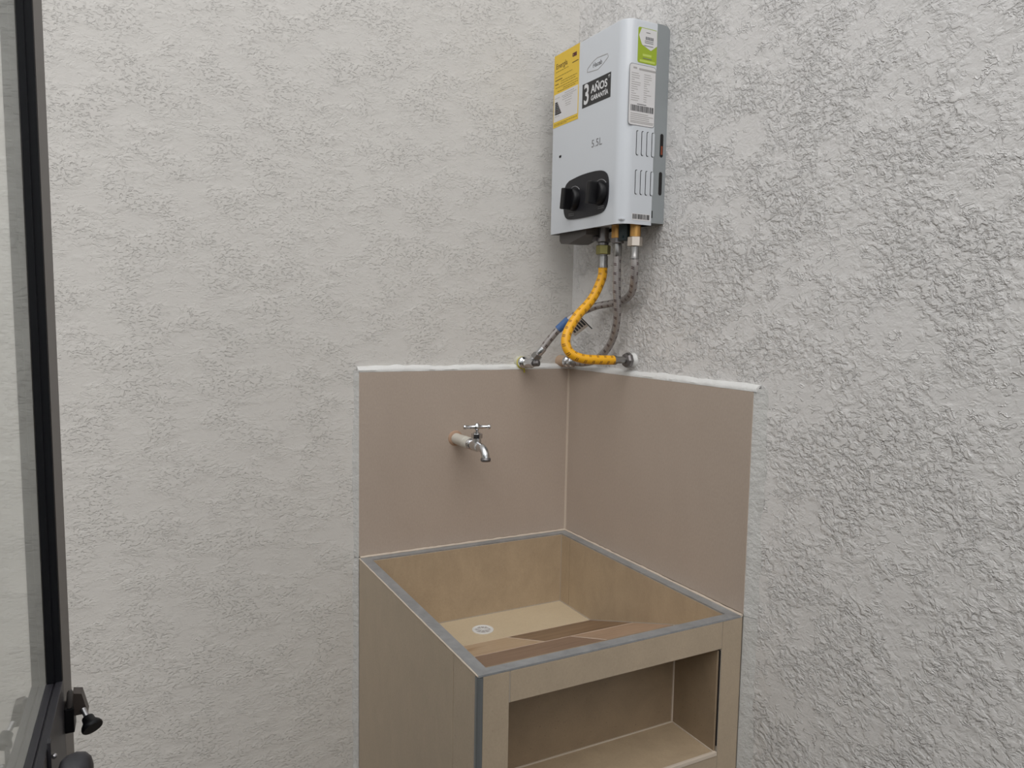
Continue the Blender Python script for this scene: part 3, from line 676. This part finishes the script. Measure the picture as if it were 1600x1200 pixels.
# ------------------------------------------------------------------ hoses and wall outlets
# yellow gas hose
gh = thing('gas_hose', (IX, IG, HZ0-.034), 'yellow gas hose looping from the heater down to the right wall outlet', 'hose')
part('union_nut', MB().hexnut((IX, IG, HZ0-.034), (IX, IG, HZ0-.056), .0175), 'greenbrass', gh, 'tarnished brass-green union nut')
part('ferrule', MB().lathe((IX, IG, HZ0-.056), (0, 0, -1), [(0, .0105), (.003, .0105), (.004, .0118), (.024, .0118), (.026, .0125), (.032, .0125)], 22), 'steel', gh)
yp = spline([(IX, IG, HZ0-.084), (-.046, -.213, 1.555), (-.0545, -.2155, 1.5350), (-.0710, -.219, 1.5069), (-.0920, -.222, 1.4830), (-.1190, -.226, 1.4600), (-.1420, -.231, 1.4350), (-.1585, -.237, 1.4120), (-.1650, -.243, 1.3880), (-.1560, -.252, 1.3660), (-.1300, -.261, 1.3545), (-.0900, -.267, 1.3515), (-.045, -.268, 1.3505)], 10)
part('hose_tube', MB().tube(yp, .0112, 20), 'hoseY', gh, 'yellow ribbed tube with dark printed dashes')
part('ferrule', MB().lathe((-.046, -.268, 1.3505), (1, 0, 0), [(0, .0115), (.006, .0115), (.008, .0085), (.035, .0085)], 20), 'steel', gh)
part('union_nut', MB().lathe((-.013, -.268, 1.350), (1, 0, 0), [(0, .011), (.002, .0165), (.007, .0185), (.014, .0185), (.016, .0165)], 8, False), 'dullsteel', gh)
go = thing('gas_outlet', (T, -.268, 1.350), 'white painted pipe stub on the right wall holding the yellow hose', 'pipe')
part('pipe_stub', MB().lathe((T+.002, -.268, 1.350), (-1, 0, 0), [(0, .019), (.004, .0165), (.008, .0135), (.012, .0125)], 20), 'plaster', go)
# braided hose, straight one to the cold outlet near the corner
ch = thing('braided_hose', (IX, IC, HZ0-.022), 'straight middle braided steel hose from the heater to the beige stub in the corner', 'hose', 'braided hoses under the heater')
part('union_nut', MB().hexnut((IX, IC, HZ0-.020), (IX, IC, HZ0-.034), .0140), 'dullsteel', ch)
part('ferrule', MB().cyl((IX, IC, HZ0-.034), (IX, IC, HZ0-.064), .0095, 20, .001), 'steel', ch)
cp_ = spline([(IX, IC, HZ0-.060), (-.0445, -.270, 1.560), (-.040, -.266, 1.510), (-.031, -.258, 1.467), (-.021, -.240, 1.430), (-.014, -.215, 1.395), (-.013, -.180, 1.362), (-.018, -.140, 1.340), (-.021, -.100, 1.333), (-.021, -.075, 1.332)], 10)
part('hose_tube', MB().tube(cp_, .0092, 18), 'hoseG', ch)
part('ferrule', MB().cyl((-.021, -.078, 1.332), (-.021, -.050, 1.332), .0095, 20, .001), 'steel', ch)
part('union_nut', MB().lathe((-.021, -.052, 1.332), (0, 1, 0), [(0, .0105), (.002, .0135), (.014, .0135), (.018, .0125), (.020, .0160), (.026, .0168), (.032, .0150)], 22), 'chrome', ch, 'round chrome union nut')
cw = thing('cold_outlet', (-.021, T, 1.332), 'beige pipe stub in the left wall beside the corner, behind the yellow hose', 'pipe')
part('pipe_stub', MB().lathe((-.021, T+.002, 1.332), (0, -1, 0), [(0, .0165), (.005, .0158), (.030, .0150), (.036, .0130)], 22), 'beigepvc', cw)
# second braided hose, crossing to the angle valve
hh = thing('braided_hose', (IX, IH, HZ0-.024), 'rightmost braided steel hose, curving behind the yellow one to the angle valve', 'hose', 'braided hoses under the heater')
part('union_nut', MB().hexnut((IX, IH, HZ0-.024), (IX, IH, HZ0-.046), .0168).cyl((IX, IH, HZ0-.022), (IX, IH, HZ0-.026), .0118), 'ivorynut', hh, 'pale nickel union nut')
part('ferrule', MB().lathe((IX, IH, HZ0-.046), (0, 0, -1), [(0, .0095), (.020, .0095), (.022, .0105), (.028, .0105)], 20), 'steel', hh)
hp = spline([(IX, IH, HZ0-.070), (-.043, -.336, 1.565), (-.036, -.325, 1.536), (-.020, -.297, 1.512), (-.006, -.250, 1.495), (-.004, -.195, 1.487), (-.018, -.150, 1.480), (-.040, -.125, 1.467), (-.066, -.108, 1.450), (-.090, -.092, 1.423), (-.110, -.078, 1.394), (-.127, -.066, 1.3655), (-.133, -.062, 1.3555)], 10)
part('hose_tube', MB().tube(hp, .0090, 18), 'hoseG', hh)
va = Vector((-.133, -.062, 1.3555)); vd = Vector((-.010, .012, -.024)).normalized() if False else (Vector((-.146, -.050, 1.334))-va).normalized()
part('ferrule', MB().cyl(va-vd*.020, va+vd*.004, .0095, 20, .001), 'chrome', hh)
part('union_nut', MB().hexnut(va+vd*.002, va+vd*.016, .0138), 'steel', hh)
part('hose_tag', MB().tube([Vector((-.094, -.0905, 1.419)).lerp(Vector((-.072, -.1045, 1.4445)), i/3) for i in range(4)], .0104, 18), 'blue_tag', hh, 'blue tag wrapped round the hose')
tgA = Vector((-.0080, -.105, 1.4310)); tu = Vector((-.0425, 0, -.0284)); tv = Vector((-.0284, 0, .0226)); tn = tu.cross(tv).normalized()
tb = MB().prism([tgA, tgA+tu, tgA+tu+tv*1.15, tgA+tv*1.15], tn*.0007)
tag = part('tag_flap', tb, 'ivorynut', hh, 'silver printed tag flap hanging from the hose')
tb = MB()
for i in range(5):
    a0 = tgA+tu*(.10+.17*i)+tv*.22-tn*.0004; tb.prism([a0, a0+tu*.11, a0+tu*.11+tv*.5, a0+tv*.5], tn*.0015)
tb.prism([tgA-tn*.0006-tv*.35, tgA+tu*.05-tn*.0006-tv*.35, tgA+tu*.05+tv*1.4-tn*.0006, tgA+tv*1.4-tn*.0006], tn*.002)
part('tag_print', tb, 'ink', tag)
# angle valve
av = thing('angle_valve', (-.147, T, 1.330), 'chrome angle valve on the left wall at the top edge of the tiles', 'valve')
part('pipe_stub', MB().lathe((-.147, T+.002, 1.330), (0, -1, 0), [(0, .0185), (.004, .0170), (.016, .0150), (.018, .0140)], 20), 'paintpvc', av)
part('putty_ring', MB().tube([(-.147+.0145*math.cos(a), -.001+.001*math.sin(3*a), 1.329+.0145*math.sin(a)) for a in [2*math.pi*i/24 for i in range(25)]], .0026, 8).tube([(-.142, .001, 1.316), (-.141, -.001, 1.310), (-.140, -.001, 1.303)], .0022, 8), 'yellow_putty', av, 'yellow-green sealing ring with a drip')
vb = MB().lathe((-.147, -.001, 1.330), (0, -1, 0), [(0, .0150), (.003, .0158), (.010, .0150), (.013, .0105), (.020, .0100), (.024, .0125), (.048, .0125), (.052, .010), (.058, .009)], 24)
pe = va+vd*.014; vb.cyl((-.147, -.042, 1.330), pe, .0105, 20, .001)
part('valve_body', vb, 'chrome', av)
part('valve_knob', MB().lathe((-.147, -.052, 1.330), Vector((.45, -.7, .1)), [(0, .005), (.006, .005), (.007, .0085), (.010, .0092), (.019, .0092), (.021, .0075)], 10, False), 'dullsteel', av)
